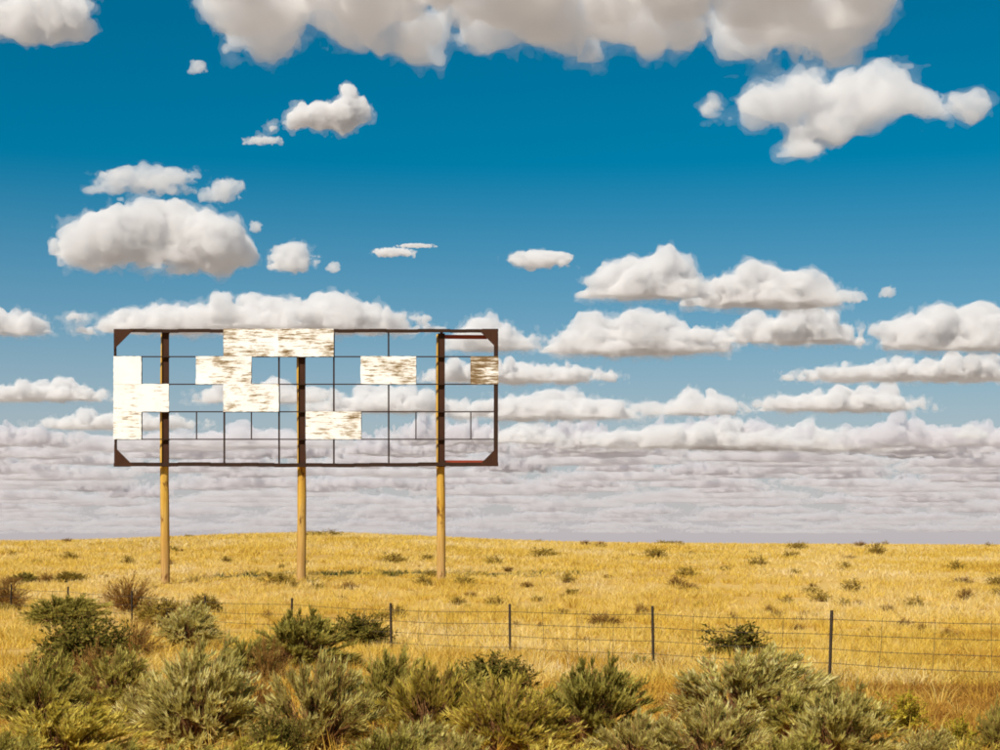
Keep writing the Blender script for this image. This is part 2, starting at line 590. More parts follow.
# ------------------------------------------------------------------ fence
def make_fence():
    idx = list(range(-1, 11))
    pos = []
    for i in idx:
        z = 57.0 * (1 - .0598 * i)
        px = (10.2 + 52.785 * i) / (1 - .0598 * i)
        x = (px - 500) / FPX * z
        pos.append((x, z, float(H(x, z))))
    root = obj('wire_fence', None, loc=pos[5])
    tag(root, 'thin steel-post barbed wire fence running across the grass below the billboard', 'fence')
    o0 = Vector(pos[5])
    rng = random.Random(8)
    post = MB()
    hgt = 1.62
    # T section: face flange and rear stem, a row of studs on the face
    post.box((0, 0, hgt / 2 - .35), (.05, .012, hgt))
    post.box((0, .024, hgt / 2 - .35), (.012, .036, hgt))
    for k in range(14):
        post.box((0, -.010, .08 + k * .085), (.016, .008, .03))
    pm = post.mesh('fence_post', M['post'])
    tops = []
    axis = (Vector(pos[8]) - Vector(pos[2])).normalized()
    rz = math.atan2(axis.y, axis.x)
    topy = {0: 584, 1: 586.5, 2: 591, 3: 596, 4: 598, 5: 603, 6: 604, 7: 606, 8: 610, 9: 613.5, 10: 618, -1: 582}
    lean = []
    for i, p in zip(idx, pos):
        p = Vector(p)
        zt = EYE + (HOR - topy[i]) / FPX * p.y if i in topy else p.z + 1.25
        ln = .05 if i == 8 else rng.uniform(-.02, .02)
        o = obj('post', pm, root, (p.x - o0.x, p.y - o0.y, zt - 1.27 - o0.z), (rng.uniform(-.02, .02), ln, rz + rng.uniform(-.2, .2)))
        tops.append(Vector((p.x, p.y, zt)))
        lean.append(ln)
    drops = (.16, .42, .68, .93)
    pts_of = []
    for d in drops:
        b = MB()
        pts = []
        for k in range(len(tops) - 1):
            a, c = tops[k], tops[k + 1]
            for s in range(8):
                t = s / 8
                q = a.lerp(c, t) - o0
                la = lean[k] * (1 - t) + lean[k + 1] * t
                pts.append((q.x + la * (1.2 - d), q.y - .012, q.z - d - .10 * t * (1 - t) + .004 * math.sin(s + k * 3 + d * 20)))
        pts.append(tuple(tops[-1] - o0 - Vector((0, .012, d))))
        b.tube(pts, .0048, 5)
        for k in range(len(pts) - 1):       # barbs
            a, c = Vector(pts[k]), Vector(pts[k + 1])
            for t in (.15, .4, .65, .9):
                q = a.lerp(c, t)
                dz, dy = rng.uniform(-.02, .02), rng.uniform(-.02, .02)
                b.tube([q - Vector((.006, dy, .022)), q + Vector((.006, dy, .022))], .0028, 3)
        obj('barbed_wire', b.mesh('barbed_wire', M['wire']), root)
        pts_of.append(pts)
    for k in range(len(tops) - 1):
        for s in (2, 4, 6):
            i = k * 8 + s
            b = MB()
            p0, p1 = Vector(pts_of[0][i]), Vector(pts_of[-1][i])
            b.tube([p0 + Vector((0, 0, .05)), p0.lerp(p1, .5) + Vector((rng.uniform(-.02, .02), 0, 0)), p1 - Vector((rng.uniform(-.05, .05), 0, .06))], .004, 4)
            obj('wire_stay', b.mesh('wire_stay', M['wire']), root)


make_fence()


# ------------------------------------------------------------------ shrubs
def unit(v):
    return v / np.maximum(np.linalg.norm(v, axis=-1, keepdims=True), 1e-9)


def blades(P, D, L, Wd, rng, diamond=False):
    """one pointed leaf per row"""
    n = len(P)
    s = unit(np.cross(D, unit(rng.normal(size=(n, 3))) * .40 + unit(P * np.array([1, 1, .3])) * .6 + np.array([0, 0, .75])))
    L, Wd = np.broadcast_to(L, n)[:, None], np.broadcast_to(Wd, n)[:, None]
    if diamond:
        v = np.stack([P, P + D * L * .5 + s * Wd, P + D * L, P + D * L * .5 - s * Wd], 1)
        f = np.arange(4 * n).reshape(n, 4)
    else:
        v = np.stack([P - s * Wd, P + s * Wd, P + D * L], 1)
        f = np.arange(3 * n).reshape(n, 3)
    return v.reshape(-1, 3), f


def curves(rng, nb, Hh, spread, lean, up=.55, rmin=.72, lo=0.02):
    ph = rng.uniform(0, 2 * np.pi, nb)
    ct = rng.uniform(lo, 1, nb) ** .8
    th = np.arccos(ct)
    k = rng.uniform(rmin, 1.08, nb) * (1 + .12 * np.sin(3 * ph + rng.uniform(0, 6)) * np.sin(th))
    tip = np.stack([.5 * spread * np.sin(th) * np.cos(ph) * k, .5 * spread * np.sin(th) * np.sin(ph) * k, Hh * (.12 + .88 * np.cos(th)) * k], 1)
    tip += np.outer(tip[:, 2] / Hh, lean)
    base = np.stack([.07 * np.cos(ph) * rng.random(nb), .07 * np.sin(ph) * rng.random(nb), np.full(nb, -.02)], 1)
    ctrl = base * (1 - up) + tip * up * .8 + np.array([0, 0, 1]) * (Hh * .22)[..., None] if hasattr(Hh, '__len__') else base * .5 + tip * .42 + np.array([0, 0, Hh * .22])
    return base, ctrl, tip


def bez(b, c, t, s):
    s = np.asarray(s)[..., None]
    return b * (1 - s) ** 2 + c * 2 * s * (1 - s) + t * s * s


def dbez(b, c, t, s):
    s = np.asarray(s)[..., None]
    return unit((c - b) * 2 * (1 - s) + (t - c) * 2 * s)


def ribbons(P, Q, w, rng):
    n = len(P)
    D = unit(Q - P)
    s = unit(np.cross(D, rng.normal(size=(n, 3))))
    w = np.broadcast_to(w, n)[:, None]
    s2 = unit(np.cross(D, s))
    v = np.stack([P - s * w, P + s * w, Q + s * w * .6, Q - s * w * .6, P - s2 * w, P + s2 * w, Q + s2 * w * .6, Q - s2 * w * .6], 1).reshape(-1, 3)
    return v, np.arange(8 * n).reshape(-1, 4)


def make_bush(kind, seed):
    rng = np.random.default_rng(seed)
    P = dict(sage=dict(nb=130, tw=13, lf=9, L=.070, W=.0088, H=.85, jit=.28, dia=False, t0=.65, tl=.17, lean=.16),
             green=dict(nb=140, tw=11, lf=10, L=.036, W=.012, H=.7, jit=.9, dia=True, t0=.35, tl=.13, lean=.0),
             russet=dict(nb=130, tw=9, lf=3, L=.06, W=.005, H=.8, jit=.4, dia=False, t0=.3, tl=.16, lean=.04),
             leafy=dict(nb=60, tw=9, lf=9, L=.05, W=.016, H=.95, jit=.8, dia=True, t0=.3, tl=.16, lean=.05),
             shrub=dict(nb=44, tw=5, lf=6, L=.075, W=.016, H=.6, jit=.8, dia=True, t0=.3, tl=.2, lean=.0))[kind]
    an = rng.uniform(0, 6.28)
    lean = np.array([abs(math.cos(an)), math.sin(an) * .5, -.05]) * P['lean']
    b, c, t = curves(rng, P['nb'], P['H'], 1.0, lean)
    nb = P['nb']
    # woody stems
    sv, sf, off = [], [], 0
    ss = np.linspace(0, 1, 5)
    for k in range(4):
        v, f = ribbons(bez(b, c, t, np.full(nb, ss[k])), bez(b, c, t, np.full(nb, ss[k + 1])), .007 * (1 - ss[k] * .75), rng)
        sv.append(v); sf.append(f + off); off += len(v)
    # twigs
    T = P['tw']
    s = rng.uniform(P['t0'], 1.0, (nb, T))
    s[:, 0] = 1.0
    p0 = bez(b[:, None], c[:, None], t[:, None], s)
    d0 = dbez(b[:, None], c[:, None], t[:, None], s)
    td = unit(d0 * 1.0 + rng.normal(size=(nb, T, 3)) * P['jit'] + np.array([0, 0, .35]))
    tl = P['tl'] * rng.uniform(.5, 1.2, (nb, T, 1))
    p1 = p0 + td * tl
    v, f = ribbons(p0.reshape(-1, 3), p1.reshape(-1, 3), .0022, rng)
    sv.append(v); sf.append(f + off); off += len(v)
    if kind == 'sage':          # bare dead twigs in the heart of the bush
        s_ = rng.uniform(.15, .7, (nb, 7))
        a0 = bez(b[:, None], c[:, None], t[:, None], s_)
        a1 = a0 + unit(dbez(b[:, None], c[:, None], t[:, None], s_) + rng.normal(size=(nb, 7, 3)) * .35) * rng.uniform(.08, .22, (nb, 7, 1))
        v, f = ribbons(a0.reshape(-1, 3), a1.reshape(-1, 3), .0032, rng)
        sv.append(v); sf.append(f + off)
    # leaves
    K = P['lf']
    u = rng.uniform(.05, 1, (nb, T, K, 1))
    bend = (np.array([0, 0, -.28]) + lean * 2.0) * u ** 2 if kind == 'sage' else np.array([0, 0, -.05]) * u ** 2
    q = p0[:, :, None] + td[:, :, None] * tl[:, :, None] * u + bend * tl[:, :, None]
    ld = unit(td[:, :, None] + rng.normal(size=(nb, T, K, 3)) * P['jit'] * .8 + np.array([0, 0, .15]))
    L = P['L'] * rng.uniform(.6, 1.25, (nb, T, K))
    W = P['W'] * rng.uniform(.7, 1.2, (nb, T, K))
    lv, lf = blades(q.reshape(-1, 3), ld.reshape(-1, 3), L.ravel(), W.ravel(), rng, P['dia'])
    per = 4 if P['dia'] else 3
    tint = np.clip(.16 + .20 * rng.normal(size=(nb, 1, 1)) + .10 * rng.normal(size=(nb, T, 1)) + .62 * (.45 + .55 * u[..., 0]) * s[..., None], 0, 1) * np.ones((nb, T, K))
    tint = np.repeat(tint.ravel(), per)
    sv, sf = np.concatenate(sv), np.concatenate(sf)
    if kind == 'russet':
        st = np.repeat(rng.random(len(sv) // 8), 8)
    else:
        st = None
    return (lv, lf, tint), (sv, sf, st)


BUSH = {}
for kind, n in (('sage', 5), ('green', 3), ('russet', 3), ('leafy', 2), ('shrub', 4)):
    BUSH[kind] = []
    for k in range(n):
        (lv, lf, ti), (sv, sf, st) = make_bush(kind, 100 + 17 * k + len(kind))
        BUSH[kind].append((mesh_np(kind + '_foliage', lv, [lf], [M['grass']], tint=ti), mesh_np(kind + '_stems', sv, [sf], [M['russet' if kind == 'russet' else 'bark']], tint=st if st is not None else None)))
brng = random.Random(21)


def bush(name, kind, mat, px, py, w, h, label, cat='bush', group=None, var=None, parts=True, rot=None):
    """px, py: where its foot stands in the photograph; w, h: its size there in pixels"""
    x, y, z = at(px, py)
    s = y / FPX
    k = brng.randrange(len(BUSH[kind])) if var is None else var
    fm, sm = BUSH[kind][k]
    hh = dict(sage=.85, green=.7, russet=.8, leafy=.95, shrub=.6)[kind]
    root = obj(name, None, loc=(x, y, z - .02), rot=(0, 0, brng.uniform(-.7, .7) if rot is None else rot), scale=(w * s * 1.04, w * s * 1.04, h * s / hh * (1.05 if kind == 'sage' else 1.0)))
    tag(root, label, cat, group)
    obj('stems', sm, root)
    fo = obj('foliage', fm, root)
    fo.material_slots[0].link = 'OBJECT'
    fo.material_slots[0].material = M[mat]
    return root


SG = 'silvery sagebrush in the foreground thicket'
FORE = [
    # name, kind, material, px, foot row, width, height, label
    ('sagebrush', 'sage', 'sage_olive', 60, 628, 75, 29, 'low grey-green sagebrush mound standing on yellow grass near left fence posts'),
    ('dry_bush', 'russet', 'russet', 8, 608, 42, 28, 'dark brown bush at the left edge beside the first fence post'),
    ('small_bush', 'green', 'shrub', 71, 583, 34, 12, 'small flat green bush in the grass above the left fence posts'),
    ('small_bush', 'sage', 'sage_olive', 24, 584, 24, 11, 'small greyish bush just above the dark bush at left edge'),
    ('dry_bush', 'russet', 'russet', 128, 615, 56, 38, 'brown twiggy bush behind the third fence post from the left'),
    ('small_bush', 'green', 'shrub', 160, 627, 52, 28, 'yellowish olive bush left of the first billboard pole, below the brown one'),
    ('small_bush', 'green', 'shrub', 204, 615, 36, 20, 'olive brown bush around the fourth fence post from the left'),
    ('sagebrush', 'sage', 'sage', 184, 650, 62, 40, 'pale sagebrush with swept sprays right of the large dark green bush'),
    ('green_bush', 'green', 'green', 82, 684, 100, 68, 'large dark green rounded bush at the left of the thicket'),
    ('dry_bush', 'russet', 'russet', 134, 664, 52, 44, 'russet dry bush leaning on the right side of the large dark green bush'),
    ('dry_bush', 'russet', 'russet', 92, 696, 50, 50, 'reddish brown twig bush in front of the large dark green bush'),
    ('sagebrush', 'sage', 'sage_olive', 116, 716, 78, 60, 'grey-green sagebrush between the left corner shrubs and the large fountain-shaped one'),
    ('sagebrush', 'sage', 'sage', 196, 757, 118, 98, 'large fountain-shaped silver sagebrush with a brown heart, left foreground'),
    ('sagebrush', 'sage', 'sage_olive', 34, 742, 95, 74, 'tall olive sagebrush in the bottom left corner'),
    ('green_bush', 'sage', 'sage_yellow', 60, 776, 150, 66, 'low yellow-green bush along the bottom edge at far left'),
    ('green_bush', 'green', 'green', 362, 648, 58, 35, 'compact dark green bush behind the fence post in the middle left'),
    ('green_bush', 'sage', 'sage_olive', 300, 676, 98, 56, 'olive green bush left of the compact dark green one'),
    ('dry_bush', 'russet', 'russet', 266, 692, 46, 54, 'russet brown bush at the left end of the olive green bush'),
    ('dry_bush', 'russet', 'russet', 256, 722, 52, 44, 'dark twiggy bush between the two large silver sagebrushes at left'),
    ('sagebrush', 'sage', 'sage', 318, 762, 104, 96, 'large silver sagebrush with upright pale plumes, left of centre'),
    ('sagebrush', 'sage', 'sage_olive', 382, 736, 74, 76, 'sagebrush with dark twiggy base directly below the middle fence post'),
    ('sagebrush', 'sage', 'sage_yellow', 430, 757, 92, 86, 'yellow-tipped sagebrush left of the low dark green bush'),
    ('green_bush', 'green', 'green', 494, 698, 84, 42, 'low dark green bush in front of the grass at centre'),
    ('green_bush', 'green', 'green', 276, 776, 64, 62, 'dark leafy bush tucked under the large silver sagebrush left of centre'),
    ('sagebrush', 'sage', 'sage_yellow', 505, 768, 110, 80, 'yellow-green feathery sagebrush at the bottom centre'),
    ('sagebrush', 'sage', 'sage_olive', 592, 757, 120, 84, 'broad green sagebrush swept to the right at bottom centre right'),
    ('sagebrush', 'sage', 'sage', 640, 782, 96, 62, 'pale low sagebrush at the bottom edge right of the swept green one'),
    ('green_bush', 'leafy', 'green', 737, 660, 72, 38, 'dark green leafy bush showing above the largest silver sagebrush on the right'),
    ('sagebrush', 'sage', 'sage', 740, 735, 150, 76, 'largest silver sagebrush, domed, right of centre below the fence'),
    ('dry_bush', 'russet', 'russet', 690, 735, 54, 54, 'dark brown dead bush at the left foot of the largest silver sagebrush'),
    ('sagebrush', 'sage', 'sage', 712, 784, 120, 76, 'pale sagebrush in front of the largest silver one at the bottom edge'),
    ('small_bush', 'green', 'sage_olive', 640, 670, 26, 16, 'tiny green bush at the foot of the fence post right of centre'),
    ('sagebrush', 'sage', 'sage_olive', 818, 712, 46, 36, 'dull olive bush at the foot of the rightmost fence post'),
    ('sagebrush', 'sage', 'sage', 836, 778, 116, 80, 'spreading sagebrush at the bottom right of the largest silver one'),
    ('leafy_bush', 'leafy', 'leafy', 902, 738, 54, 48, 'bright yellow-green leafy bush with open twigs on the reddish ground'),
    ('leafy_bush', 'leafy', 'leafy', 962, 756, 50, 38, 'smaller yellow-green leafy bush near the bottom right corner'),
    ('green_bush', 'sage', 'sage_olive', 998, 762, 44, 54, 'dark grey-green bush cut by the right edge at the bottom corner'),
    ('sagebrush', 'sage', 'sage', 925, 776, 70, 42, 'low pale grey-green bush at the bottom edge between the two leafy ones'),
    ('sagebrush', 'sage', 'sage_olive', 560, 735, 62, 50, 'small sagebrush tucked behind the swept green one'),
    ('sagebrush', 'sage', 'sage_olive', 455, 722, 56, 50, 'small olive sagebrush just left below the low dark green bush'),
    ('sagebrush', 'sage', 'sage_olive', 790, 745, 70, 50, 'olive sagebrush filling the right flank of the largest silver one'),
    ('sagebrush', 'sage', 'sage', 150, 745, 70, 56, 'small silver sagebrush leaning on the left of the fountain-shaped one'),
    ('sagebrush', 'sage', 'sage_olive', 245, 690, 56, 46, 'small olive sagebrush behind the fountain-shaped one, beside russet twigs'),
]
for (nm, kind, mt, px, py, w, h, lab) in FORE:
    bush(nm, kind, mt, px, py, w, h, lab)

frng = random.Random(12)
for px, py in [(8, 796), (112, 804), (170, 808), (240, 802), (372, 800), (402, 790), (455, 806), (548, 806), (660, 812), (775, 808), (880, 808), (975, 806)]:
    bush('sagebrush', 'sage', frng.choice(('sage', 'sage_olive', 'sage_yellow')), px + frng.uniform(-8, 8), py, frng.uniform(80, 110), frng.uniform(50, 66),
         'sagebrush among the crowded row cut off by the bottom edge', 'bush', 'sagebrush along the bottom edge')

# shrubs of the field that can be told apart
FIELD = [
    ('dry_shrub', 'russet', 'russet', 603, 626, 44, 13, 'dark purplish brown dead shrub seen through the fence wires at centre right'),
    ('dry_shrub', 'shrub', 'shrub', 275, 584, 44, 11, 'wide low olive shrub touching the middle billboard pole'),
    ('dry_shrub', 'shrub', 'shrub', 456, 605, 22, 8, 'small olive shrub in the grass right of the third billboard pole'),
    ('dry_shrub', 'shrub', 'shrub', 330, 537, 52, 6, 'long low scrub on the skyline right of the middle billboard pole'),
    ('dry_shrub', 'shrub', 'shrub', 668, 541, 30, 5, 'dark scrub on the skyline right of centre'),
    ('dry_shrub', 'shrub', 'shrub', 875, 556, 20, 12, 'upright dark shrub near the skyline at far right'),
    ('dry_shrub', 'shrub', 'shrub', 798, 551, 22, 9, 'dark shrub near the skyline left of the upright one at far right'),
    ('dry_shrub', 'shrub', 'shrub', 542, 557, 34, 8, 'low dark shrub below the skyline just right of the billboard'),
    ('dry_shrub', 'shrub', 'shrub', 656, 559, 24, 11, 'shrub below the dark skyline scrub right of centre'),
    ('dry_shrub', 'shrub', 'shrub', 392, 563, 30, 9, 'olive shrub between the middle and right billboard poles'),
    ('dry_shrub', 'shrub', 'shrub', 428, 561, 14, 7, 'small dark shrub just left of the right billboard pole'),
    ('dry_shrub', 'shrub', 'shrub', 68, 560, 22, 7, 'olive shrub in the far grass at left'),
    ('dry_shrub', 'russet', 'russet', 948, 640, 24, 12, 'reddish dry shrub behind the fence wires at far right'),
    ('dry_shrub', 'russet', 'russet', 905, 628, 22, 10, 'greyish brown dry shrub behind the top wire at right'),
    ('dry_shrub', 'russet', 'russet', 798, 630, 18, 7, 'thin brown dry shrub just left of the rightmost fence post'),
]
for (nm, kind, mt, px, py, w, h, lab) in FIELD:
    bush(nm, kind, mt, px, py, w, h, lab, 'shrub')
frng = random.Random(77)
n = 0
while n < 150:
    py = 538 + 85 * frng.random() ** 2.2
    px = frng.uniform(-30, 1030)
    x, y, z = at(px, py)
    if y > 330:
        continue
    sc = .38 + .95 * frng.random() ** 2
    w = sc * 1700 / y * frng.uniform(.7, 1.6)
    kind = 'shrub' if frng.random() < .7 else 'russet'
    bush('dry_shrub', kind, 'shrub' if kind == 'shrub' else 'russet', px, py, min(w, 24), min(w, 24) * frng.uniform(.32, .5),
         'small dry shrub dotted among many over the far golden grass', 'shrub', 'small shrubs over the far grass')
    n += 1
for k in range(34):
    px, py = frng.uniform(500, 1010), frng.uniform(598, 655)
    w = frng.uniform(8, 20)
    bush('dry_shrub', 'russet', 'russet', px, py, w, w * frng.uniform(.4, .7),
         'little brown dry clump scattered with others behind the fence wires', 'shrub', 'brown clumps behind the fence')


# ------------------------------------------------------------------ grass
def tuft(seed, nb, L, W, spread, bend):
    rng = np.random.default_rng(seed)
    ph = rng.uniform(0, 6.283, nb)
    r = spread * np.sqrt(rng.random(nb))
    P = np.stack([r * np.cos(ph), r * np.sin(ph), np.full(nb, -.03)], 1)
    out = rng.uniform(.05, bend, nb)
    a = ph + rng.normal(size=nb) * .7
    D = unit(np.stack([np.cos(a) * out, np.sin(a) * out, np.ones(nb)], 1))
    l = L * rng.uniform(.45, 1.15, nb)[:, None]
    s = unit(np.cross(D, rng.normal(size=(nb, 3)))) * W * rng.uniform(.6, 1.2, nb)[:, None]
    M1 = P + D * l * .55
    tip = P + D * l + np.stack([np.cos(a), np.sin(a), -.5 * np.ones(nb)], 1) * l * out[:, None] * .35
    v = np.stack([P - s, P + s, M1 + s * .8, M1 - s * .8, tip], 1).reshape(-1, 3)
    i = np.arange(nb)[:, None] * 5
    tr = i + np.array([3, 2, 4])
    qd = i + np.array([0, 1, 2, 3])
    rt = rng.random(nb)
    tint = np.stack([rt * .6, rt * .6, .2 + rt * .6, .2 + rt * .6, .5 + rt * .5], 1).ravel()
    return v, [qd, tr], tint


def scatter(name, pts, scl, tufts, mat, label, seed):
    """one mass of grass: tufts set out on the given points by geometry nodes"""
    rng = np.random.default_rng(seed)
    c = bpy.data.collections.new(name + '_tufts')
    for k, tf in enumerate(tufts):
        v, f, ti = tuft(*tf)
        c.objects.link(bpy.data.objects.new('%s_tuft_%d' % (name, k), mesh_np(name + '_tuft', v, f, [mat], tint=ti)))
    me = bpy.data.meshes.new(name)
    me.vertices.add(len(pts))
    me.vertices.foreach_set('co', np.asarray(pts, np.float32).ravel())
    for nm, tp, val in (('size', 'FLOAT', scl), ('turn', 'FLOAT', rng.uniform(0, 6.283, len(pts))), ('sort', 'INT', rng.integers(0, len(tufts), len(pts)))):
        a = me.attributes.new(nm, tp, 'POINT')
        a.data.foreach_set('value', np.asarray(val, np.int32 if tp == 'INT' else np.float32))
    me.materials.append(mat)
    o = obj(name, me)
    o['kind'] = 'stuff'
    o['label'] = label
    o['category'] = 'grass'
    g = bpy.data.node_groups.new(name, 'GeometryNodeTree')
    g.interface.new_socket('Geometry', in_out='INPUT', socket_type='NodeSocketGeometry')
    g.interface.new_socket('Geometry', in_out='OUTPUT', socket_type='NodeSocketGeometry')
    N = g.nodes
    gi, go = N.new('NodeGroupInput'), N.new('NodeGroupOutput')
    ci = N.new('GeometryNodeCollectionInfo')
    ci.inputs['Collection'].default_value = c
    ci.inputs['Separate Children'].default_value = True
    ci.inputs['Reset Children'].default_value = True
    ip = N.new('GeometryNodeInstanceOnPoints')
    ip.inputs['Pick Instance'].default_value = True

    def na(nm, tp):
        x = N.new('GeometryNodeInputNamedAttribute')
        x.data_type = tp
        x.inputs['Name'].default_value = nm
        return x.outputs['Attribute']
    cx = N.new('ShaderNodeCombineXYZ')
    lk = g.links.new
    lk(na('turn', 'FLOAT'), cx.inputs[2])
    e2r = N.new('FunctionNodeEulerToRotation')
    lk(cx.outputs[0], e2r.inputs[0])
    lk(gi.outputs[0], ip.inputs['Points'])
    lk(ci.outputs[0], ip.inputs['Instance'])
    lk(na('sort', 'INT'), ip.inputs['Instance Index'])
    lk(e2r.outputs[0], ip.inputs['Rotation'])
    lk(na('size', 'FLOAT'), ip.inputs['Scale'])
    lk(ip.outputs[0], go.inputs[0])
    o.modifiers.new('grass', 'NODES').node_group = g
    return o


def field_points(n, d0, d1, half, seed, power=1.0):
    rng = np.random.default_rng(seed)
    d = d0 * (d1 / d0) ** (rng.random(n) ** power)
    x = rng.uniform(-half, half, n) * d
    keep = rng.random(n) < .55 + .45 * noise2(x * 9, d * 9, seed + 1) / .5
    x, d = x[keep], d[keep]
    return np.stack([x, d, H(x, d)], 1)


p = field_points(26000, 30, 75, .40, 1)
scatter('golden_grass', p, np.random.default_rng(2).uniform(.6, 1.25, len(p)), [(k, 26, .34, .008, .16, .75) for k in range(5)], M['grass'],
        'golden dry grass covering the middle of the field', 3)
p = field_points(30000, 75, 345, .38, 11)
scatter('far_grass', p, np.random.default_rng(12).uniform(.7, 1.3, len(p)) * np.clip(p[:, 1] / 110, .8, 1.6), [(20 + k, 22, .36, .016, .28, .8) for k in range(5)], M['grass'],
        'pale golden grass running back to the skyline', 13)
p = field_points(9000, 17, 37, .42, 21)
k_ = np.random.default_rng(22).uniform(.6, 1.3, len(p))
right = (p[:, 0] / p[:, 1] * FPX > 300) & (p[:, 1] < 30) & (np.random.default_rng(24).random(len(p)) < .93)
right |= (p[:, 1] < 26.5) & (p[:, 0] / p[:, 1] * FPX < 350) & (np.random.default_rng(25).random(len(p)) < .8)
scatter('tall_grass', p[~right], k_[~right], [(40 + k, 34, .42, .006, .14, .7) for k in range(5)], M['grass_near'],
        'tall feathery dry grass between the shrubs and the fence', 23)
rg = np.random.default_rng(31)
d = rg.uniform(19, 31, 7000)
x = rg.uniform(.04, .42, 7000) * d
kp = rg.random(7000) < .45 + noise2(x * 14, d * 20, 41) * 1.6
d, x = d[kp], x[kp]
scatter('ground_cover', np.stack([x, d, H(x, d)], 1), rg.uniform(.4, 1.2, len(x)), [(60 + k, 26, .20, .008, .16, 1.4) for k in range(4)], M['cover'],
        'low rust-brown ground cover on the bare soil at lower right', 33)


# ------------------------------------------------------------------ clouds
BASE = 900.0


def zoom3(a, shape):
    for ax in range(3):
        n_ = a.shape[ax]
        t = np.linspace(0, n_ - 1.001, shape[ax])
        i = t.astype(int)
        f = (t - i).astype(np.float32)
        f = f * f * (3 - 2 * f)
        sh = [1, 1, 1]
        sh[ax] = -1
        f = f.reshape(sh)
        a = np.take(a, i, ax) * (1 - f) + np.take(a, i + 1, ax) * f
    return a


def fbm(rng, shape, cell, octs, gain=.5, billow=True):
    out, amp, tot = np.zeros(shape, np.float32), 1.0, 0.0
    for _ in range(octs):
        n_ = [max(3, int(round(s / cell)) + 2) for s in shape]
        v = zoom3(rng.random(n_, dtype=np.float32), shape) * 2 - 1
        out += amp * ((2.4 * np.abs(v) - 1) if billow else v * 1.3)
        tot += amp
        amp *= gain
        cell = max(cell / 2, 1.6)
    return out / tot


def cloud_mesh(w, h, seed, blobs=None, profile='dome', depth=.55, amp=.16, ragged=0.0, cell=.45, vmax=.7e6, nb=30, fringe=0.0):
    """billowing solid in pixel units: x centred, foot at z = 0, y is depth"""
    rng = np.random.default_rng(seed)
    pad = h * .25 + 3
    dp = max(w * depth, h * .8)
    ext = np.array([w + 2 * pad, dp + 2 * pad, h + 2 * pad])
    vx = max(.8, float(np.prod(ext) / vmax) ** (1 / 3))
    N = tuple(int(math.ceil(e / vx)) for e in ext)
    g = [np.arange(k, dtype=np.float32) * vx - e / 2 for k, e in zip(N, ext)]
    gx, gy, gz = g[0][:, None, None], g[1][None, :, None], (g[2] + ext[2] / 2 - pad)[None, None, :]
    S_ = []
    if blobs:
        for (bx_, bz_, br) in blobs:
            for _ in range(3):
                S_.append((bx_ - w / 2, rng.uniform(-.5, .5) * max(dp - 2 * br, br), bz_, br * rng.uniform(.8, 1.05)))
    else:
        for _ in range(nb):
            u = rng.uniform(-1, 1)
            top = {'dome': (1 - u * u) ** .62, 'flat': .62 + .3 * math.sin(u * 5 + seed) * (1 - abs(u)), 'left': (1 - ((u + .35) / 1.35) ** 2) if u > -.35 else (1 - ((u + .35) / .65) ** 2),
                   'right': (1 - ((u - .35) / 1.35) ** 2) if u < .35 else (1 - ((u - .35) / .65) ** 2)}[profile]
            top = max(.22, top) * rng.uniform(.78, 1.0)
            r = h * top * rng.uniform(.30, .48)
            r = max(r, h * .13)
            S_.append((u * (w / 2 - r), rng.uniform(-1, 1) * max(0, (dp / 2 - r)) * math.sqrt(max(0, 1 - u * u)), max(r * .55, rng.uniform(.35, 1) * (h * top - r)), r))
    k = h * .10
    # a flat-footed lens as the cloud's body
    e = np.sqrt((gx / (w * .44)) ** 2 + (gy / (dp * .42)) ** 2 + ((gz - h * (.45 if ragged >= .1 else .16)) / (h * .40)) ** 2) if not blobs else None
    f = ((e - 1) * h * .40).astype(np.float32) if e is not None else np.full(N, 1e6, np.float32)
    for (x, y, z, r) in S_:
        d_ = np.sqrt((gx - x) ** 2 + (gy - y) ** 2 + ((gz - z) * 1.1) ** 2) - r
        hh = np.clip(.5 + .5 * (f - d_) / k, 0, 1)
        f = f * (1 - hh) + d_ * hh - k * hh * (1 - hh)
    c0 = max(h * cell / vx, 3)
    f -= fbm(rng, N, c0, 5, .58) * h * amp * 1.2
    f -= fbm(rng, N, c0 * 1.3, 5, .62, False) * h * (amp * .7 + ragged)
    under = h * .05 + fbm(rng, N, c0 * 1.6, 4, .6, False) * h * .10
    if ragged < .1 or blobs:
        f = np.maximum(f, (under - gz) * .8)
    f[[0, -1]] = f[:, [0, -1]] = f[:, :, [0, -1]] = 3.0
    out, box = [], None
    layers = [f]
    if fringe:      # torn thinner vapour round the solid body
        f2 = f - h * .035 - fbm(rng, N, max(c0 * .6, 3), 5, .7, False) * h * fringe
        f2[[0, -1]] = f2[:, [0, -1]] = f2[:, :, [0, -1]] = 3.0
        layers.append(f2)
    for fl, ad in zip(layers, (.15, .5)):
        grid = openvdb.FloatGrid(background=5.0)
        grid.copyFromArray(fl)
        p_, t_, q_ = grid.convertToPolygons(isovalue=0.0, adaptivity=ad)
        p_ = p_ * vx - np.array([ext[0] / 2, ext[1] / 2, pad])
        if box is None:
            box = (*np.quantile(p_[:, 0], (.004, .996)), *np.quantile(p_[:, 2], (.004, .998)))
        p_[:, 0] = (p_[:, 0] - (box[0] + box[1]) / 2) * w / (box[1] - box[0])
        p_[:, 2] = (p_[:, 2] - box[2]) * h / (box[3] - box[2])
        out.append(mesh_np('cloud', p_, [a for a in (q_, t_) if len(a)], smooth=True))
    return out if fringe else out[0]


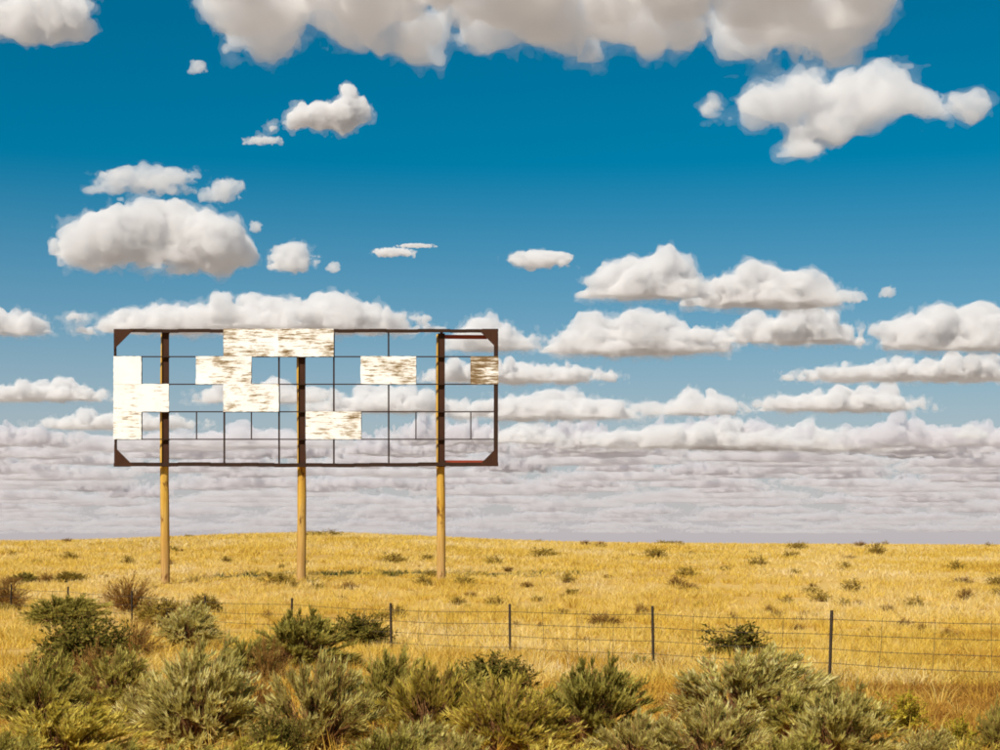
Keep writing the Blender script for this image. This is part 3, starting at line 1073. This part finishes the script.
def mat_cloud(dens, tint=(1, 1, 1)):
    t = NT('cloud_vapour')
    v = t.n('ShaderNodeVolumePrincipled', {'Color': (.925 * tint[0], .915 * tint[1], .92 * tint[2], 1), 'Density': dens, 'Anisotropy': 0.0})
    t.t.links.new(v.outputs[0], t.out.inputs['Volume'])
    return t.m


def cloud(name, me, x0, x1, yb, label, optical, h, group=None, w=None, flip=1, zs=1.0, cat='cloud', tint=(1, 1, 1), alt=BASE):
    D = alt / ((HOR - yb) / FPX)
    s = D / FPX * ((x1 - x0) / w if w else 1)
    fr = None
    if isinstance(me, list):
        me, fr = me
    if not me.materials:
        me.materials.append(None)
    o = obj(name, me, None, (((x0 + x1) / 2 - 500) / FPX * D, D, alt), (0, 0, 0), (s * flip, s, s * zs))
    o.material_slots[0].link = 'OBJECT'
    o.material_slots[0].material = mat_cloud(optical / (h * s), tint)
    tag(o, label, cat, group)
    if fr:
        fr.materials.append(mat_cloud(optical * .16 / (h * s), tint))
        obj('fringe', fr, o)
    return o


# x0, x1, top row, foot row, seed, profile, optical depth, ragged, depth, label
CL = [
    (85, 200, 158, 196, 5, 'left', 4, .16, .3, 'ragged thin cloud lying directly above the white dome-shaped cloud'),
    (198, 245, 176, 203, 6, 'right', 4, .18, .4, 'small torn wisp at the upper right of the white dome-shaped cloud'),
    (267, 320, 238, 273, 7, 'dome', 7, .10, .5, 'small round puff just right of the white dome-shaped cloud'),
    (325, 341, 260, 273, 8, 'dome', 3, .10, .5, 'tiny wisp right of the small round puff'),
    (249, 263, 219, 232, 9, 'dome', 3, .10, .5, 'tiny shred of cloud above the small round puff'),
    (370, 416, 245, 258, 10, 'flat', 5, .13, .5, 'little flat cloud alone in the blue above the billboard'),
    (394, 438, 241, 248, 11, 'flat', 2.4, .15, .5, 'thin streak above the little flat cloud'),
    (187, 208, 56, 74, 12, 'dome', 3, .14, .5, 'tiny faint puff high in the blue at upper left'),
    (242, 284, 133, 145, 13, 'flat', 2, .2, .5, 'faint shred left below the bird-shaped cloud'),
    (-60, 96, -30, 46, 14, 'right', 10, .10, .4, 'cloud cut by the top left corner'),
    (508, 573, 246, 271, 15, 'left', 7, .10, .5, 'small puff left of the pair of clouds at right of centre'),
    (577, 720, 240, 301, 16, 'dome', 14, .05, .45, 'left cloud of the white pair right of centre'),
    (682, 842, 256, 309, 17, 'dome', 14, .04, .45, 'right cloud of the white pair right of centre'),
    (834, 868, 288, 303, 18, 'flat', 3, .12, .5, 'small shred right of the white pair'),
    (878, 898, 284, 298, 19, 'dome', 3, .12, .5, 'tiny puff above the cloud at the right edge'),
    (540, 733, 306, 357, 20, 'dome', 14, .04, .45, 'long domed cloud below the left cloud of the white pair'),
    (715, 866, 303, 346, 21, 'dome', 12, .05, .45, 'cloud with bright top below the right cloud of the white pair'),
    (870, 1040, 297, 353, 22, 'dome', 13, .04, .45, 'large domed cloud cut by the right edge'),
    (786, 1060, 350, 383, 23, 'right', 10, .05, .4, 'long flat cloud under the domed one at the right edge'),
    (-40, 52, 298, 336, 24, 'left', 9, .07, .45, 'cloud cut by the left edge beside the billboard'),
    (70, 436, 284, 335, 25, 'right', 12, .05, .25, 'very long cloud lying along the top beam of the billboard'),
    (443, 541, 309, 352, 26, 'left', 9, .07, .5, 'cloud behind the upper right corner of the billboard'),
    (-40, 114, 374, 402, 27, 'right', 9, .05, .4, 'flat cloud left of the upper white panels'),
    (26, 210, 404, 430, 28, 'dome', 7, .06, .4, 'flat cloud left of the billboard at the height of its middle rows'),
    (420, 616, 355, 384, 29, 'left', 9, .05, .4, 'flat cloud tapering to the right from the billboard right edge'),
    (190, 330, 372, 404, 30, 'dome', 7, .06, .4, 'cloud seen through the open middle of the billboard'),
    (300, 470, 380, 414, 31, 'dome', 9, .06, .4, 'cloud seen through the open right half of the billboard'),
    (430, 664, 384, 421, 32, 'flat', 10, .05, .35, 'long grey cloud starting behind the billboard right edge'),
    (645, 742, 384, 416, 33, 'dome', 9, .05, .4, 'short grey cloud between two long ones right of centre'),
    (742, 936, 379, 413, 34, 'right', 11, .04, .35, 'long cloud with bright lumpy top low on the right'),
    (560, 812, 412, 449, 35, 'right', 10, .05, .3, 'long bank of cloud under the short grey one'),
    (490, 572, 420, 444, 36, 'dome', 8, .05, .4, 'grey cloud just right of the billboard lower right corner'),
    (953, 988, 423, 439, 37, 'dome', 6, .07, .5, 'small puff alone low at the right edge'),
    (680, 905, 416, 452, 38, 'left', 9, .05, .3, 'broad bank of cloud low on the right'),
]
for (x0, x1, yt, yb, seed, prof, od, rag, dep, lab) in CL:
    w, h = x1 - x0, yb - yt
    el = (HOR - (yt + yb) / 2) / FPX
    hh = max(h - w * dep * el * .7, h * .55)
    me = cloud_mesh(w, hh, seed, None, prof, dep, .11, rag, nb=36 if w < 250 else 60, fringe=.16, vmax=.42e6)
    cloud('cloud', me, x0, x1, yb - w * dep * el * .25, lab, od * .5, hh)

me = cloud_mesh(200, 76, 50, [(14, 26, 11), (30, 28, 20), (52, 34, 27), (76, 40, 32), (100, 42, 34), (124, 40, 33), (148, 35, 28), (170, 29, 21), (187, 24, 12)], depth=.5, amp=.12, ragged=.03, fringe=.13)
cloud('cloud', me, 55, 255, 273, 'large white dome-shaped cloud standing alone above the left of the billboard', 7.5, 76)
# bird-shaped puff, torn cloud and the overhead deck: laid out lobe by lobe
me = cloud_mesh(100, 50, 51, [(60, 18, 15), (75, 20, 17), (88, 26, 11), (84, 38, 8), (48, 20, 11), (35, 14, 8), (22, 9, 6), (10, 6, 4)], depth=.4, amp=.10, ragged=.04, fringe=.14)
cloud('cloud', me, 271, 371, 133, 'bird-shaped white puff alone in the deep blue above the billboard', 10, 50)
me = cloud_mesh(278, 100, 52, [(10, 57, 7), (22, 59, 10), (34, 60, 12), (46, 61, 14), (58, 60, 16), (75, 62, 20), (100, 66, 24), (125, 66, 26), (145, 72, 28), (168, 82, 24), (165, 58, 24), (150, 46, 22), (125, 40, 23), (112, 28, 20), (98, 18, 15),
                               (135, 38, 14), (188, 58, 18), (205, 56, 14), (220, 55, 12), (236, 54, 11), (252, 54, 11), (266, 55, 9)], depth=.25, amp=.14, ragged=.09, fringe=.13)
cloud('cloud', me, 704, 982, 158, 'torn ragged cloud hanging below the right end of the overhead deck', 4.8, 100)
blobs = []
rr = np.random.default_rng(5)
for i in range(130):
    u = rr.random()
    blobs.append((30 + 660 * u, rr.uniform(22, 62), rr.uniform(18, 36)))
me = cloud_mesh(720, 110, 53, blobs, depth=.55, amp=.10, ragged=.06, vmax=1.4e6, fringe=.14, cell=.3)
cloud('cloud', me, 220, 900, 22, 'huge pale grey cloud deck across the top of the sky', 4.2, 110)

# far rows towards the horizon
GEN = [(cloud_mesh(160, 26, 200 + k, None, ('dome', 'flat', 'left', 'right')[k % 4], .35, .16, .05, vmax=.35e6), 160, 26) for k in range(6)]
crng = random.Random(9)
n = 0
for yb in [446, 453, 460, 467, 474, 480, 486, 492, 498, 503, 508, 513, 518, 522, 526, 530, 533]:
    x = crng.uniform(-120, -40)
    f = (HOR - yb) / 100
    while x < 1040:
        wpx = crng.uniform(90, 260) * (.5 + .6 * f)
        me, w, h = crng.choice(GEN)
        hpx = (6 + 27 * f) * crng.uniform(.7, 1.2)
        y_ = yb + crng.uniform(-2.5, 2.5) * (.3 + f)
        k = wpx / w
        cloud('far_cloud', me, x, x + wpx, min(y_, 535), 'far grey-white cloud in the crowded rows above the horizon', 1.1 + 3.2 * f, h, 'far clouds in rows above the horizon', w, crng.choice((-1, 1)), hpx / (h * k), tint=(.85 + .10 * f, .83 + .11 * f, .86 + .10 * f))  # tint paints distance haze into the cloud colour, greyer towards the horizon
        x += wpx * crng.uniform(.8, 1.25)
        n += 1
print('far clouds', n)
